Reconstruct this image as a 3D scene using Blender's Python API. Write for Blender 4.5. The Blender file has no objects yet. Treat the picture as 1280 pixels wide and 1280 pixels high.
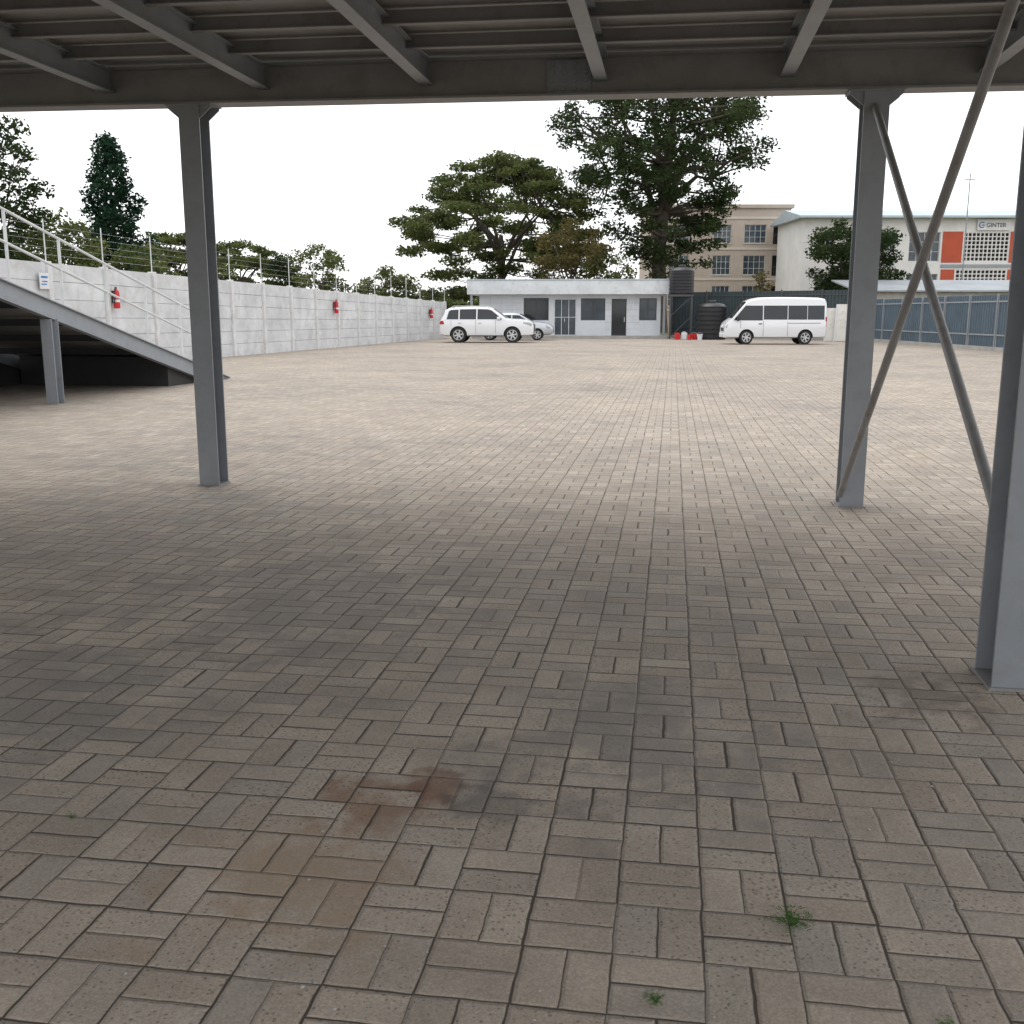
import bpy, bmesh, math, random
import numpy as np
from mathutils import Vector, Matrix
random.seed(7); np.random.seed(7)
scene=bpy.context.scene
COL=scene.collection
R=math.radians

# ------------------------------------------------------------------ materials
def nt(name):
    m=bpy.data.materials.new(name); m.use_nodes=True
    t=m.node_tree; b=t.nodes['Principled BSDF']
    return m,t,b
def nd(t,typ,**k):
    n=t.nodes.new(typ)
    for a,v in k.items():
        if a=='inp':
            for i,x in v.items(): n.inputs[i].default_value=x
        else: setattr(n,a,v)
    return n
def simple(name,col,rough=0.6,metal=0.0,var=0.15,scale=3.0,bump=0.0,bscale=40,dirt=None,coat=0):
    m,t,b=nt(name)
    tc=nd(t,'ShaderNodeTexCoord')
    n1=nd(t,'ShaderNodeTexNoise',inp={'Scale':scale,'Detail':4.0,'Roughness':0.6})
    t.links.new(tc.outputs['Object'],n1.inputs['Vector'])
    mr=nd(t,'ShaderNodeMapRange',inp={1:0.3,2:0.7,3:1-var,4:1+var*0.5})
    t.links.new(n1.outputs[0],mr.inputs[0])
    mx=nd(t,'ShaderNodeVectorMath',operation='SCALE'); mx.inputs[0].default_value=col[:3]
    t.links.new(mr.outputs[0],mx.inputs['Scale'])
    out=mx.outputs[0]
    if dirt:
        n2=nd(t,'ShaderNodeTexNoise',inp={'Scale':scale*2.3,'Detail':5.0,'Roughness':0.7})
        t.links.new(tc.outputs['Object'],n2.inputs['Vector'])
        mr2=nd(t,'ShaderNodeMapRange',inp={1:0.5,2:0.72,3:0.0,4:0.7})
        t.links.new(n2.outputs[0],mr2.inputs[0])
        mm=nd(t,'ShaderNodeMix',data_type='RGBA')
        t.links.new(mr2.outputs[0],mm.inputs[0]); t.links.new(out,mm.inputs[6])
        mm.inputs[7].default_value=(*dirt,1); out=mm.outputs[2]
    t.links.new(out,b.inputs['Base Color'])
    b.inputs['Roughness'].default_value=rough; b.inputs['Metallic'].default_value=metal
    if coat: b.inputs['Coat Weight'].default_value=coat
    if bump:
        n3=nd(t,'ShaderNodeTexNoise',inp={'Scale':bscale,'Detail':2.0})
        t.links.new(tc.outputs['Object'],n3.inputs['Vector'])
        bp=nd(t,'ShaderNodeBump',inp={'Strength':bump,'Distance':0.01})
        t.links.new(n3.outputs[0],bp.inputs['Height']); t.links.new(bp.outputs[0],b.inputs['Normal'])
    return m
def leafmat(name,c1,c2):
    m,t,b=nt(name)
    g=nd(t,'ShaderNodeNewGeometry'); tc=nd(t,'ShaderNodeTexCoord')
    n=nd(t,'ShaderNodeTexNoise',inp={'Scale':0.55,'Detail':1.0})
    t.links.new(tc.outputs['Object'],n.inputs['Vector'])
    ad=nd(t,'ShaderNodeMath',operation='MULTIPLY_ADD',inp={1:0.45}); 
    t.links.new(g.outputs['Random Per Island'],ad.inputs[0])
    mr=nd(t,'ShaderNodeMapRange',inp={1:0.35,2:0.65,3:0.0,4:0.6}); t.links.new(n.outputs[0],mr.inputs[0])
    t.links.new(mr.outputs[0],ad.inputs[2])
    mm=nd(t,'ShaderNodeMix',data_type='RGBA'); mm.inputs[6].default_value=(*c1,1); mm.inputs[7].default_value=(*c2,1)
    t.links.new(ad.outputs[0],mm.inputs[0]); 
    df=nd(t,'ShaderNodeBsdfDiffuse'); t.links.new(mm.outputs[2],df.inputs[0])
    tr=nd(t,'ShaderNodeBsdfTranslucent'); t.links.new(mm.outputs[2],tr.inputs[0])
    ms=nd(t,'ShaderNodeMixShader',inp={0:0.35}); out=t.nodes['Material Output']
    t.links.new(df.outputs[0],ms.inputs[1]); t.links.new(tr.outputs[0],ms.inputs[2]); t.links.new(ms.outputs[0],out.inputs[0])
    t.nodes.remove(b)
    return m

STEEL=simple('steel_paint_grey',(0.265,0.285,0.31),0.5,0.0,0.10,2.5,0,60,dirt=(0.21,0.215,0.22))
STEELD=simple('steel_paint_dark',(0.25,0.25,0.255),0.6,0.0,0.15,2.0,0,50,dirt=(0.18,0.165,0.15))
DECK=simple('deck_plate',(0.31,0.30,0.29),0.7,0.0,0.2,1.5,dirt=(0.22,0.19,0.16))
PIPE=simple('pipe_paint',(0.25,0.25,0.25),0.5,0.0,0.2,4,dirt=(0.17,0.13,0.10))
RAIL=simple('rail_paint',(0.62,0.64,0.64),0.5)
WALLM=simple('precast_concrete',(0.62,0.63,0.64),0.85,0,0.22,1.2,0.4,30,dirt=(0.45,0.44,0.42))
POSTM=simple('precast_post',(0.66,0.66,0.66),0.85,0,0.15,2,0.3,30,dirt=(0.46,0.45,0.42))
OFFW=simple('painted_wall_white',(0.62,0.65,0.69),0.7,0,0.08,0.8,0,20,dirt=(0.5,0.52,0.54))
FASC=simple('fascia_white',(0.64,0.67,0.69),0.6,0,0.12,1.0,dirt=(0.46,0.46,0.46))
CONC=simple('concrete',(0.36,0.35,0.33),0.85,0,0.2,2,0.4,30)
BEIGE=simple('beige_render',(0.46,0.39,0.33),0.85,0,0.1,0.6,0,10,dirt=(0.38,0.32,0.27))
CREAM=simple('cream_band',(0.56,0.51,0.44),0.8,0,0.1,1)
WHITEB=simple('white_render',(0.74,0.73,0.71),0.85,0,0.08,0.4,dirt=(0.62,0.61,0.58))
REDP=simple('red_orange_render',(0.48,0.085,0.04),0.7,0,0.12,0.7)
ROOFM=simple('metal_roof',(0.42,0.50,0.54),0.4,0.3,0.15,0.5)
GREYR=simple('grey_roof',(0.30,0.33,0.35),0.6,0,0.2,0.5)
SHEET=simple('fence_sheet',(0.085,0.125,0.16),0.45,0.2,0.2,1.2,dirt=(0.11,0.14,0.17))
SHEETD=simple('fence_sheet_dark',(0.04,0.06,0.065),0.5,0.1,0.2,1.2)
BLACKP=simple('black_plastic',(0.012,0.012,0.015),0.4,0,0.2,2)
GLASS=simple('dark_glass',(0.02,0.025,0.03),0.06,0.0,0.3,0.8)
GLASS2=simple('window_glass',(0.06,0.08,0.10),0.1,0.0,0.5,0.7)
FRAMEW=simple('frame_white',(0.60,0.62,0.63),0.5)
FRAMED=simple('frame_dark',(0.06,0.06,0.065),0.5)
CARW=simple('car_paint_white',(0.74,0.75,0.77),0.25,0,0.02,1,coat=0.6)
CARS=simple('car_paint_silver',(0.50,0.53,0.56),0.28,0.4,0.03,1,coat=0.5)
RUB=simple('tyre_rubber',(0.02,0.02,0.02),0.8)
ALLOY=simple('alloy',(0.55,0.56,0.58),0.3,0.7,0.05)
CHROME=simple('chrome',(0.6,0.6,0.62),0.15,0.9,0.02)
LAMP=simple('lamp_lens',(0.45,0.47,0.5),0.1,0.3,0.05)
REDL=simple('red_lens',(0.45,0.01,0.01),0.2)
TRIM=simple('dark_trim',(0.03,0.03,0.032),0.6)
REDX=simple('red_paint',(0.55,0.015,0.02),0.35)
WHT=simple('white_plastic',(0.70,0.71,0.72),0.5)
BLUEP=simple('blue_print',(0.04,0.16,0.42),0.6)
BARK=simple('bark',(0.085,0.07,0.055),0.9,0,0.35,3,0,15)
TIMB=simple('painted_board',(0.60,0.58,0.54),0.7,0,0.12,2,dirt=(0.42,0.39,0.35))
LF_D=leafmat('leaf_dark',(0.019,0.034,0.016),(0.072,0.100,0.040))
LF_M=leafmat('leaf_mid',(0.048,0.076,0.026),(0.165,0.185,0.072))
LF_C=leafmat('leaf_conifer',(0.012,0.034,0.023),(0.036,0.075,0.042))
LF_B=leafmat('leaf_brownish',(0.07,0.07,0.028),(0.19,0.155,0.065))
LF_W=leafmat('leaf_weed',(0.04,0.12,0.02),(0.10,0.20,0.05))

# ------------------------------------------------------------------ builder
class MB:
    def __init__(s): s.v=[]; s.f=[]
    def add(s,vs,fs):
        o=len(s.v); s.v+= [tuple(v) for v in vs]; s.f+=[tuple(i+o for i in f) for f in fs]
    def box(s,x0,x1,y0,y1,z0,z1):
        s.add([(x0,y0,z0),(x1,y0,z0),(x1,y1,z0),(x0,y1,z0),(x0,y0,z1),(x1,y0,z1),(x1,y1,z1),(x0,y1,z1)],
              [(3,2,1,0),(4,5,6,7),(0,1,5,4),(1,2,6,5),(2,3,7,6),(3,0,4,7)]); return s
    def bar(s,p0,p1,w,h,up=(0,0,1),os=0,ou=0):
        p0=Vector(p0);p1=Vector(p1);d=(p1-p0).normalized();up=Vector(up)
        a=d.cross(up).normalized();u=a.cross(d)
        vs=[]
        for p in (p0,p1):
            for i,j in ((-1,-1),(1,-1),(1,1),(-1,1)):
                vs.append(p+a*(os+i*w/2)+u*(ou+j*h/2))
        s.add(vs,[(0,1,2,3),(7,6,5,4),(1,0,4,5),(2,1,5,6),(3,2,6,7),(0,3,7,4)]); return s
    def ibeam(s,p0,p1,W,H,tf=0.014,tw=0.01,up=(0,0,1)):
        s.bar(p0,p1,W,tf,up,0,H/2-tf/2); s.bar(p0,p1,W,tf,up,0,-H/2+tf/2); s.bar(p0,p1,tw,H-2*tf,up); return s
    def cyl(s,p0,p1,r0,r1=None,n=12,caps=True):
        if r1 is None:r1=r0
        p0=Vector(p0);p1=Vector(p1);d=(p1-p0).normalized()
        up=Vector((0,0,1)) if abs(d.z)<0.9 else Vector((1,0,0))
        a=d.cross(up).normalized();b=d.cross(a)
        vs=[]
        for p,r in((p0,r0),(p1,r1)):
            for i in range(n):
                t=2*math.pi*i/n; vs.append(p+a*math.cos(t)*r+b*math.sin(t)*r)
        fs=[(i,i+n,(i+1)%n+n,(i+1)%n) for i in range(n)]
        if caps: fs+=[tuple(range(n)),tuple(range(2*n-1,n-1,-1))]
        s.add(vs,fs); return s
    def tube(s,pts,rs,n=7):
        o=len(s.v)
        for i,p in enumerate(pts):
            p=Vector(p)
            d=(Vector(pts[min(i+1,len(pts)-1)])-Vector(pts[max(i-1,0)])).normalized()
            up=Vector((1,0,0)) if abs(d.x)<0.8 else Vector((0,1,0))
            a=d.cross(up).normalized();b=d.cross(a)
            for k in range(n):
                t=2*math.pi*k/n; q=p+a*math.cos(t)*rs[i]+b*math.sin(t)*rs[i]; s.v.append(tuple(q))
        for i in range(len(pts)-1):
            for k in range(n):
                s.f.append((o+i*n+k,o+i*n+(k+1)%n,o+(i+1)*n+(k+1)%n,o+(i+1)*n+k))
        s.f.append(tuple(o+(len(pts)-1)*n+k for k in range(n)))
        return s
    def lathe(s,prof,c=(0,0,0),axis='z',n=24):
        o=len(s.v)
        for r,h in prof:
            for i in range(n):
                t=2*math.pi*i/n
                if axis=='z': s.v.append((c[0]+r*math.cos(t),c[1]+r*math.sin(t),c[2]+h))
                else: s.v.append((c[0]+r*math.cos(t),c[1]+h,c[2]+r*math.sin(t)))
        m=len(prof)
        for j in range(m-1):
            for i in range(n):
                s.f.append((o+j*n+i,o+j*n+(i+1)%n,o+(j+1)*n+(i+1)%n,o+(j+1)*n+i))
        s.f.append(tuple(o+i for i in range(n))); s.f.append(tuple(o+(m-1)*n+i for i in range(n)))
        return s
    def prism(s,poly,a0,a1,plane='yz'):
        n=len(poly); vs=[]
        for a in(a0,a1):
            for p,q in poly: vs.append((a,p,q) if plane=='yz' else (p,a,q))
        s.add(vs,[tuple(range(n)),tuple(range(2*n-1,n-1,-1))]+[(i,(i+1)%n,(i+1)%n+n,i+n) for i in range(n)]); return s
    def obj(s,name,mat,parent=None,smooth=False,bevel=0,label=None,seg=2,loc=None,fix=True):
        me=bpy.data.meshes.new(name); me.from_pydata(s.v,[],s.f)
        if fix:
            bm=bmesh.new(); bm.from_mesh(me); bmesh.ops.recalc_face_normals(bm,faces=bm.faces); bm.to_mesh(me); bm.free()
        me.materials.append(mat)
        o=bpy.data.objects.new(name,me); COL.objects.link(o)
        if smooth:
            me.shade_smooth()
            if smooth!=2: me.set_sharp_from_angle(angle=R(38))
        if parent: o.parent=parent
        if loc: o.location=loc
        if bevel:
            b=o.modifiers.new('bevel','BEVEL'); b.width=bevel; b.segments=seg; b.limit_method='ANGLE'; b.angle_limit=R(40)
        if label:o['label']=label
        return o
def top(name,label,cat,loc=(0,0,0),rz=0,group=None):
    e=bpy.data.objects.new(name,None); COL.objects.link(e); e.location=loc; e.rotation_euler=(0,0,rz)
    e.empty_display_size=0.3; e['label']=label; e['category']=cat
    if group:e['group']=group
    return e
def mark(o,label,cat,group=None):
    o['label']=label;o['category']=cat
    if group:o['group']=group
    return o

# ------------------------------------------------------------------ ground
def plane(name,x0,x1,y0,y1,z,mat):
    m=MB(); m.add([(x0,y0,z),(x1,y0,z),(x1,y1,z),(x0,y1,z)],[(0,1,2,3)])
    o=m.obj(name,mat); o['kind']='structure'; return o
m,t,b=nt('dirt_grass')
tc=nd(t,'ShaderNodeTexCoord'); n=nd(t,'ShaderNodeTexNoise',inp={'Scale':0.15,'Detail':5.0}); t.links.new(tc.outputs['Object'],n.inputs['Vector'])
cr=nd(t,'ShaderNodeValToRGB'); cr.color_ramp.elements[0].position=.4; cr.color_ramp.elements[0].color=(.09,.11,.04,1); cr.color_ramp.elements[1].position=.62; cr.color_ramp.elements[1].color=(.22,.16,.10,1)
t.links.new(n.outputs[0],cr.inputs[0]); t.links.new(cr.outputs[0],b.inputs['Base Color']); b.inputs['Roughness'].default_value=.95
plane('ground',-900,900,-500,1500,0.0,m)

def paver_material():
    m,t,b=nt('basket_weave_pavers'); L=t.links.new
    def M(op,a,b_=None,c=None):
        n=t.nodes.new('ShaderNodeMath'); n.operation=op
        for i,x in enumerate((a,b_,c)):
            if x is None: continue
            if isinstance(x,(int,float)): n.inputs[i].default_value=x
            else: L(x,n.inputs[i])
        return n.outputs[0]
    U=0.215
    g=nd(t,'ShaderNodeNewGeometry')
    wob=nd(t,'ShaderNodeTexNoise',inp={'Scale':14.0,'Detail':1.0}); L(g.outputs['Position'],wob.inputs['Vector'])
    s1=nd(t,'ShaderNodeVectorMath',operation='SUBTRACT'); L(wob.outputs[1],s1.inputs[0]); s1.inputs[1].default_value=(.5,.5,.5)
    s1b=nd(t,'ShaderNodeVectorMath',operation='SCALE'); L(s1.outputs[0],s1b.inputs[0]); s1b.inputs['Scale'].default_value=0.008
    bn=nd(t,'ShaderNodeTexNoise',inp={'Scale':2.2,'Detail':5.0,'Roughness':.65}); L(g.outputs['Position'],bn.inputs['Vector'])
    a1=nd(t,'ShaderNodeVectorMath',operation='ADD'); L(g.outputs['Position'],a1.inputs[0]); L(s1b.outputs[0],a1.inputs[1])
    sp=nd(t,'ShaderNodeSeparateXYZ'); L(a1.outputs[0],sp.inputs[0])
    px=M('DIVIDE',M('SUBTRACT',sp.outputs[0],0.115),U); py=M('DIVIDE',M('SUBTRACT',sp.outputs[1],0.05),U)
    cx=M('FLOOR',px); cy=M('FLOOR',py); fx=M('SUBTRACT',px,cx); fy=M('SUBTRACT',py,cy)
    par=M('FLOORED_MODULO',M('ADD',cx,cy),2.0)
    ip=M('SUBTRACT',1.0,par)
    gx=M('ADD',M('MULTIPLY',fx,ip),M('MULTIPLY',fy,par)); gy=M('ADD',M('MULTIPLY',fy,ip),M('MULTIPLY',fx,par))
    g2=M('MULTIPLY',gy,2.0); bi=M('FLOOR',g2); ly=M('SUBTRACT',g2,bi)
    cb=nd(t,'ShaderNodeCombineXYZ'); L(cx,cb.inputs[0]); L(cy,cb.inputs[1]); L(bi,cb.inputs[2])
    wn=nd(t,'ShaderNodeTexWhiteNoise'); L(cb.outputs[0],wn.inputs[0])
    sc=nd(t,'ShaderNodeSeparateColor'); L(wn.outputs[1],sc.inputs[0])
    r1,r2,r3=sc.outputs
    ex=M('MULTIPLY',M('MINIMUM',gx,M('SUBTRACT',1.0,gx)),U)
    off=M('MULTIPLY_ADD',r3,0.05,-0.025)
    lyo=M('ADD',ly,off)
    ey=M('MULTIPLY',M('MINIMUM',lyo,M('SUBTRACT',1.0,lyo)),U/2)
    d=M('MINIMUM',ex,ey)
    cr=nd(t,'ShaderNodeValToRGB'); e=cr.color_ramp.elements
    e[0].position=0; e[0].color=(.318,.270,.222,1); e[1].position=1; e[1].color=(.378,.327,.272,1)
    x=e.new(.5); x.color=(.346,.297,.246,1)
    L(r1,cr.inputs[0])
    pn=nd(t,'ShaderNodeTexNoise',inp={'Scale':0.33,'Detail':3.0}); L(g.outputs['Position'],pn.inputs['Vector'])
    mrp=nd(t,'ShaderNodeMapRange',inp={1:1.15,2:1.6,3:0.0,4:0.5}); L(M('ADD',M('MULTIPLY',pn.outputs[0],1.7),M('MULTIPLY',r2,.6)),mrp.inputs[0])
    mx=nd(t,'ShaderNodeMix',data_type='RGBA'); L(mrp.outputs[0],mx.inputs[0]); L(cr.outputs[0],mx.inputs[6]); mx.inputs[7].default_value=(.225,.222,.210,1)
    gn=nd(t,'ShaderNodeTexNoise',inp={'Scale':150.0,'Detail':2.0,'Roughness':.7}); L(g.outputs['Position'],gn.inputs['Vector'])
    f=M('MULTIPLY',M('MULTIPLY_ADD',gn.outputs[0],1.1,0.47),M('MULTIPLY_ADD',bn.outputs[0],0.9,0.56))
    f=M('MULTIPLY',f,M('MULTIPLY_ADD',pn.outputs[0],-0.4,1.20))
    vo=nd(t,'ShaderNodeTexVoronoi',inp={'Scale':55.0}); L(g.outputs['Position'],vo.inputs['Vector'])
    pit=M('LESS_THAN',vo.outputs['Distance'],M('MULTIPLY',M('GREATER_THAN',r3,.40),M('MULTIPLY_ADD',bn.outputs[0],0.5,-0.03)))
    f=M('MULTIPLY',f,M('SUBTRACT',1.0,M('MULTIPLY',pit,0.4)))
    m1=nd(t,'ShaderNodeVectorMath',operation='SCALE'); L(mx.outputs[2],m1.inputs[0]); L(f,m1.inputs['Scale'])
    col=m1.outputs[0]
    sp0=nd(t,'ShaderNodeSeparateXYZ'); L(g.outputs['Position'],sp0.inputs[0])
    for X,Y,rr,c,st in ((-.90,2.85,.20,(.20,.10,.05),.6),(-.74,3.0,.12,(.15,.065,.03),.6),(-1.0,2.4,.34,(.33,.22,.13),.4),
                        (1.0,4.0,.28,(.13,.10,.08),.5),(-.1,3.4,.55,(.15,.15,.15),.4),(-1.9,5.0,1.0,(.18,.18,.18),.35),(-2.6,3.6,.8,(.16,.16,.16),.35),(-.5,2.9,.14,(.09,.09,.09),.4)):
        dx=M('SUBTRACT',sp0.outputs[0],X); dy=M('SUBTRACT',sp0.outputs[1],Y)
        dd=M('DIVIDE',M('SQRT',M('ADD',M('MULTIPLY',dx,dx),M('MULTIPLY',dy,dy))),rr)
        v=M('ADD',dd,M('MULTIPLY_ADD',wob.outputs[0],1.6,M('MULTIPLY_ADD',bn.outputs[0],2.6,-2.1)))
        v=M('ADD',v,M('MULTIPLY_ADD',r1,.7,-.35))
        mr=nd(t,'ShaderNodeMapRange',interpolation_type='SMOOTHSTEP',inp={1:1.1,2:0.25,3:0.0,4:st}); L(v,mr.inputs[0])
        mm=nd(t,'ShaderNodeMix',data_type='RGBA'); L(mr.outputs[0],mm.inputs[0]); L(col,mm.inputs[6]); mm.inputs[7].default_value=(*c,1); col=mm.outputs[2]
    jw=nd(t,'ShaderNodeMapRange',interpolation_type='SMOOTHSTEP',inp={1:0.0008,2:0.0046,3:1.0,4:0.0}); L(M('SUBTRACT',d,M('MULTIPLY_ADD',bn.outputs[0],0.007,-0.0036)),jw.inputs[0])
    jm=nd(t,'ShaderNodeMix',data_type='RGBA'); L(jw.outputs[0],jm.inputs[0]); L(col,jm.inputs[6]); jm.inputs[7].default_value=(.065,.052,.040,1)
    L(jm.outputs[2],b.inputs['Base Color'])
    b.inputs['Roughness'].default_value=.85; b.inputs['Specular IOR Level'].default_value=.3
    hr=nd(t,'ShaderNodeMapRange',interpolation_type='SMOOTHSTEP',inp={1:0.0,2:0.012,3:0.0,4:1.0}); L(d,hr.inputs[0])
    h=M('ADD',hr.outputs[0],M('MULTIPLY',gn.outputs[0],.28)); h=M('ADD',h,M('MULTIPLY',r2,.5)); h=M('ADD',h,M('MULTIPLY',bn.outputs[0],.8))
    bp=nd(t,'ShaderNodeBump',inp={'Strength':0.8,'Distance':0.007}); L(h,bp.inputs['Height']); L(bp.outputs[0],b.inputs['Normal'])
    return m
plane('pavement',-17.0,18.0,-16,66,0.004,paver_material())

# ------------------------------------------------------------------ steel deck structure
canopy=top('steel_parking_deck','grey painted steel parking deck on H-section columns over the paving','steel structure',(0,8.4,0))
def beamY(x): return 8.352-0.0369*x
def BZ(x): return (1.42-x)*.017-.02
XE=4.0
def column(x,y,W=.18,H=.2):
    z1=3.12+BZ(x); yy=y-8.4
    c=MB().ibeam((x,yy,0.012),(x,yy,z1-.012),W,H,.014,.01,up=(0,1,0)).obj('column',STEEL,canopy)
    MB().box(x-W/2-.012,x+W/2+.012,yy-H/2-.012,yy+H/2+.012,.004,.016).obj('base_plate',STEELD,c)
    g=MB().box(x-.2,x+.2,yy-.11,yy+.11,z1-.012,z1-.001)
    for sx in(-1,1):
        p=[(x+sx*(W/2+.003),z1-.012),(x+sx*.19,z1-.012),(x+sx*.19,z1-.03),(x+sx*(W/2+.003),z1-.11)]
        g.prism(p,yy-.085,yy-.073,'xz')
        g.prism(p,yy+.073,yy+.085,'xz')
    g.obj('gusset',STEEL,c)
    return c
for x,y in((-4.0,8.5),(1.42,8.3),(-4.0,4.5),(-9.42,8.7),(-9.42,4.7),(1.42,.3),(-4.0,.5)):
    column(x,y)
column(1.415,4.3,.2,.24)
YB=-8.7
for k in range(3):
    y0=beamY(-14)-8.4-4*k; y1=beamY(XE)-8.4-4*k
    MB().ibeam((-14,y0,3.27+BZ(-14)),(XE,y1,3.27+BZ(XE)),.2,.3,.016,.012).obj('main_beam',STEELD,canopy)
    if k==0:
        xs=-.85; yy=beamY(xs)-8.4; zz=BZ(xs)
        mb=MB().box(xs-.17,xs+.17,yy-.024,yy-.008,3.15+zz,3.39+zz)
        for i in range(4):
            for j in range(4):
                mb.cyl((xs-.13+i*.087,yy-.024,3.18+zz+j*.06),(xs-.13+i*.087,yy-.042,3.18+zz+j*.06),.015,n=6)
        mb.obj('splice_plate',STEEL,canopy)
for i in range(-9,3):
    x=-.6+1.38*i; z=3.32+BZ(x)
    ya=beamY(x)-8.4-.012
    MB().ibeam((x,ya,z),(x,ya-3.976,z),.10,.18,.01,.008).obj('cross_beam',STEEL,canopy)
    MB().ibeam((x,ya-4,z),(x,ya-7.976,z),.10,.18,.01,.008).obj('cross_beam',STEEL,canopy)
for k in range(1,14):
    y=-.02-.63*k
    y0=y+(beamY(-13.9)-8.4); y1=y+(beamY(XE-.1)-8.4)
    MB().bar((-13.9,y0,3.40+BZ(-13.9)),(XE-.1,y1,3.40+BZ(XE)),.008,.10).bar((-13.9,y0-.03,3.352+BZ(-13.9)),(XE-.1,y1-.03,3.352+BZ(XE)),.055,.008).obj('purlin',STEELD,canopy)
mb=MB(); ya=beamY(-14)-8.4; yb=beamY(XE)-8.4; za,zb=3.46+BZ(-14),3.46+BZ(XE)
mb.add([(-14,ya+.12,za),(XE,yb+.12,zb),(XE,YB-.1,zb),(-14,YB-.1,za),(-14,ya+.12,za+.04),(XE,yb+.12,zb+.04),(XE,YB-.1,zb+.04),(-14,YB-.1,za+.04)],
       [(0,1,2,3),(4,5,6,7),(0,1,5,4),(1,2,6,5),(2,3,7,6),(3,0,4,7)])
mb.obj('deck_plate',DECK,canopy)
MB().cyl((1.33,8.20-8.4,.10),(1.33,4.42-8.4,3.0),.026,n=14).obj('brace',PIPE,canopy,smooth=True)
MB().cyl((1.41,8.20-8.4,2.98),(1.41,4.42-8.4,.52),.026,n=14).obj('brace',PIPE,canopy,smooth=True)

# ------------------------------------------------------------------ ramp
ramp=top('vehicle_ramp','grey steel vehicle ramp sloping from the deck to the paving','ramp',(-12,15.7,0))
def rz_(y): return max(0.012,(22.8-y)*.246)
def rl(x,y,z): return (x+12,y-15.7,z)
for x in(-10.2,-13.9):
    p=[(8.72-15.7,rz_(8.72)),(22.8-15.7,.03),(22.8-15.7,.012),(21.6-15.7,.012),(8.72-15.7,rz_(8.72)-.30)]
    mb=MB().prism(p,x+12-.006,x+12+.006)
    y0,y1=8.72-15.7,21.5-15.7
    mb.bar((x+12,y0,rz_(8.72)+.002),(x+12,22.7-15.7,.03),.12,.016)
    mb.bar((x+12,y0,rz_(8.72)-.30),(x+12,y1,.03),.12,.016)
    mb.obj('side_beam',STEEL,ramp)
mb=MB(); mb.prism([(8.72-15.7,rz_(8.72)-.02),(22.7-15.7,.02),(22.7-15.7,.008),(8.72-15.7,rz_(8.72)-.06)],-13.83+12,-10.27+12)
mb.obj('ramp_plate',STEELD,ramp)
for i in range(10):
    y=9.6+i*1.2
    if rz_(y)>.3: MB().ibeam(rl(-13.88,y,rz_(y)-.14),rl(-10.22,y,rz_(y)-.14),.08,.12,.01,.008).obj('cross_beam',TRIM,ramp)
for x in(-10.2,-13.9):
    for y in(11.2,15.85):
        MB().ibeam(rl(x,y,.006),rl(x,y,rz_(y)-.31),.2,.2,.014,.01,up=(0,1,0)).obj('post',STEEL,ramp)
MB().prism([(8.8-15.7,.006),(21.4-15.7,.006),(8.8-15.7,rz_(8.8)-.34)],-1.72,-1.66).obj('light_block_sheet',TRIM,ramp)  # added dark sheet, blocks light from the left to blacken the space below
MB().prism([(20.0-15.7,.006),(21.5-15.7,.006),(20.0-15.7,rz_(20.0)-.08)],-1.62,1.70).obj('under_ramp_shade',TRIM,ramp)  # dark wedge carries the under-ramp shade on towards the tip
for x in(-10.2,-13.9):
    mb=MB()
    for hh in(1.12,.62): mb.cyl(rl(x,8.8,rz_(8.8)+hh),rl(x,21.2,rz_(21.2)+hh),.024,n=8)
    mb.obj('handrail',RAIL,ramp,smooth=True)
    for i in range(9):
        y=9.3+i*1.4
        MB().cyl(rl(x,y,rz_(y)),rl(x,y,rz_(y)+1.12),.026,n=8).obj('rail_post',RAIL,ramp,smooth=True)

# ------------------------------------------------------------------ boundary wall
def wx(y): return -16.2+.0617*(y-20)
def wh(y): return 2.85-.70*(y-20)/41.5
wall=top('boundary_wall','pale grey precast concrete panel wall along the edge of the paved yard','wall',(wx(38),38,0))
ys=[15.0+2.45*i for i in range(20)]
for i,y in enumerate(ys):
    h=wh(y)+.03; x=wx(y)-wx(38)
    MB().box(x-.10,x+.10,y-38-.09,y-38+.09,0,h).obj('wall_post',POSTM,wall,bevel=.012)
    if i<len(ys)-1:
        y2=ys[i+1]; mb=MB(); x2=wx(y2)-wx(38); nseg=6
        for k in range(nseg):
            z0a,z1a=wh(y)*k/nseg,wh(y)*(k+1)/nseg-.010; z0b,z1b=wh(y2)*k/nseg,wh(y2)*(k+1)/nseg-.010
            jit=random.uniform(-.006,.006)
            vs=[]
            for (xx,yy,za,zb) in((x,y-38+.091,z0a,z1a),(x2,y2-38-.091,z0b,z1b)):
                vs+=[(xx-.03+jit,yy,za),(xx+.03+jit,yy,za),(xx+.03+jit,yy,zb),(xx-.03+jit,yy,zb)]
            mb.add(vs,[(0,1,2,3),(7,6,5,4),(0,1,5,4),(1,2,6,5),(2,3,7,6),(3,0,4,7)])
        mb.add([(x-.02,y-38+.091,0),(x2-.02,y2-38-.091,0),(x2-.02,y2-38-.091,wh(y2)-.03),(x-.02,y-38+.091,wh(y)-.03)],[(0,1,2,3)])
        mb.obj('wall_panel',WALLM,wall,bevel=.005)
ef=top('electric_fence','thin metal poles with strained wires standing on the boundary wall','fence',(wx(38),38,wh(38)+.0))
for i,y in enumerate(ys):
    x=wx(y)-wx(38); z=wh(y)+.03-wh(38)
    MB().cyl((x,y-38,z),(x,y-38,z+1.05),.016,n=6).obj('fence_pole',RAIL,ef)
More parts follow.
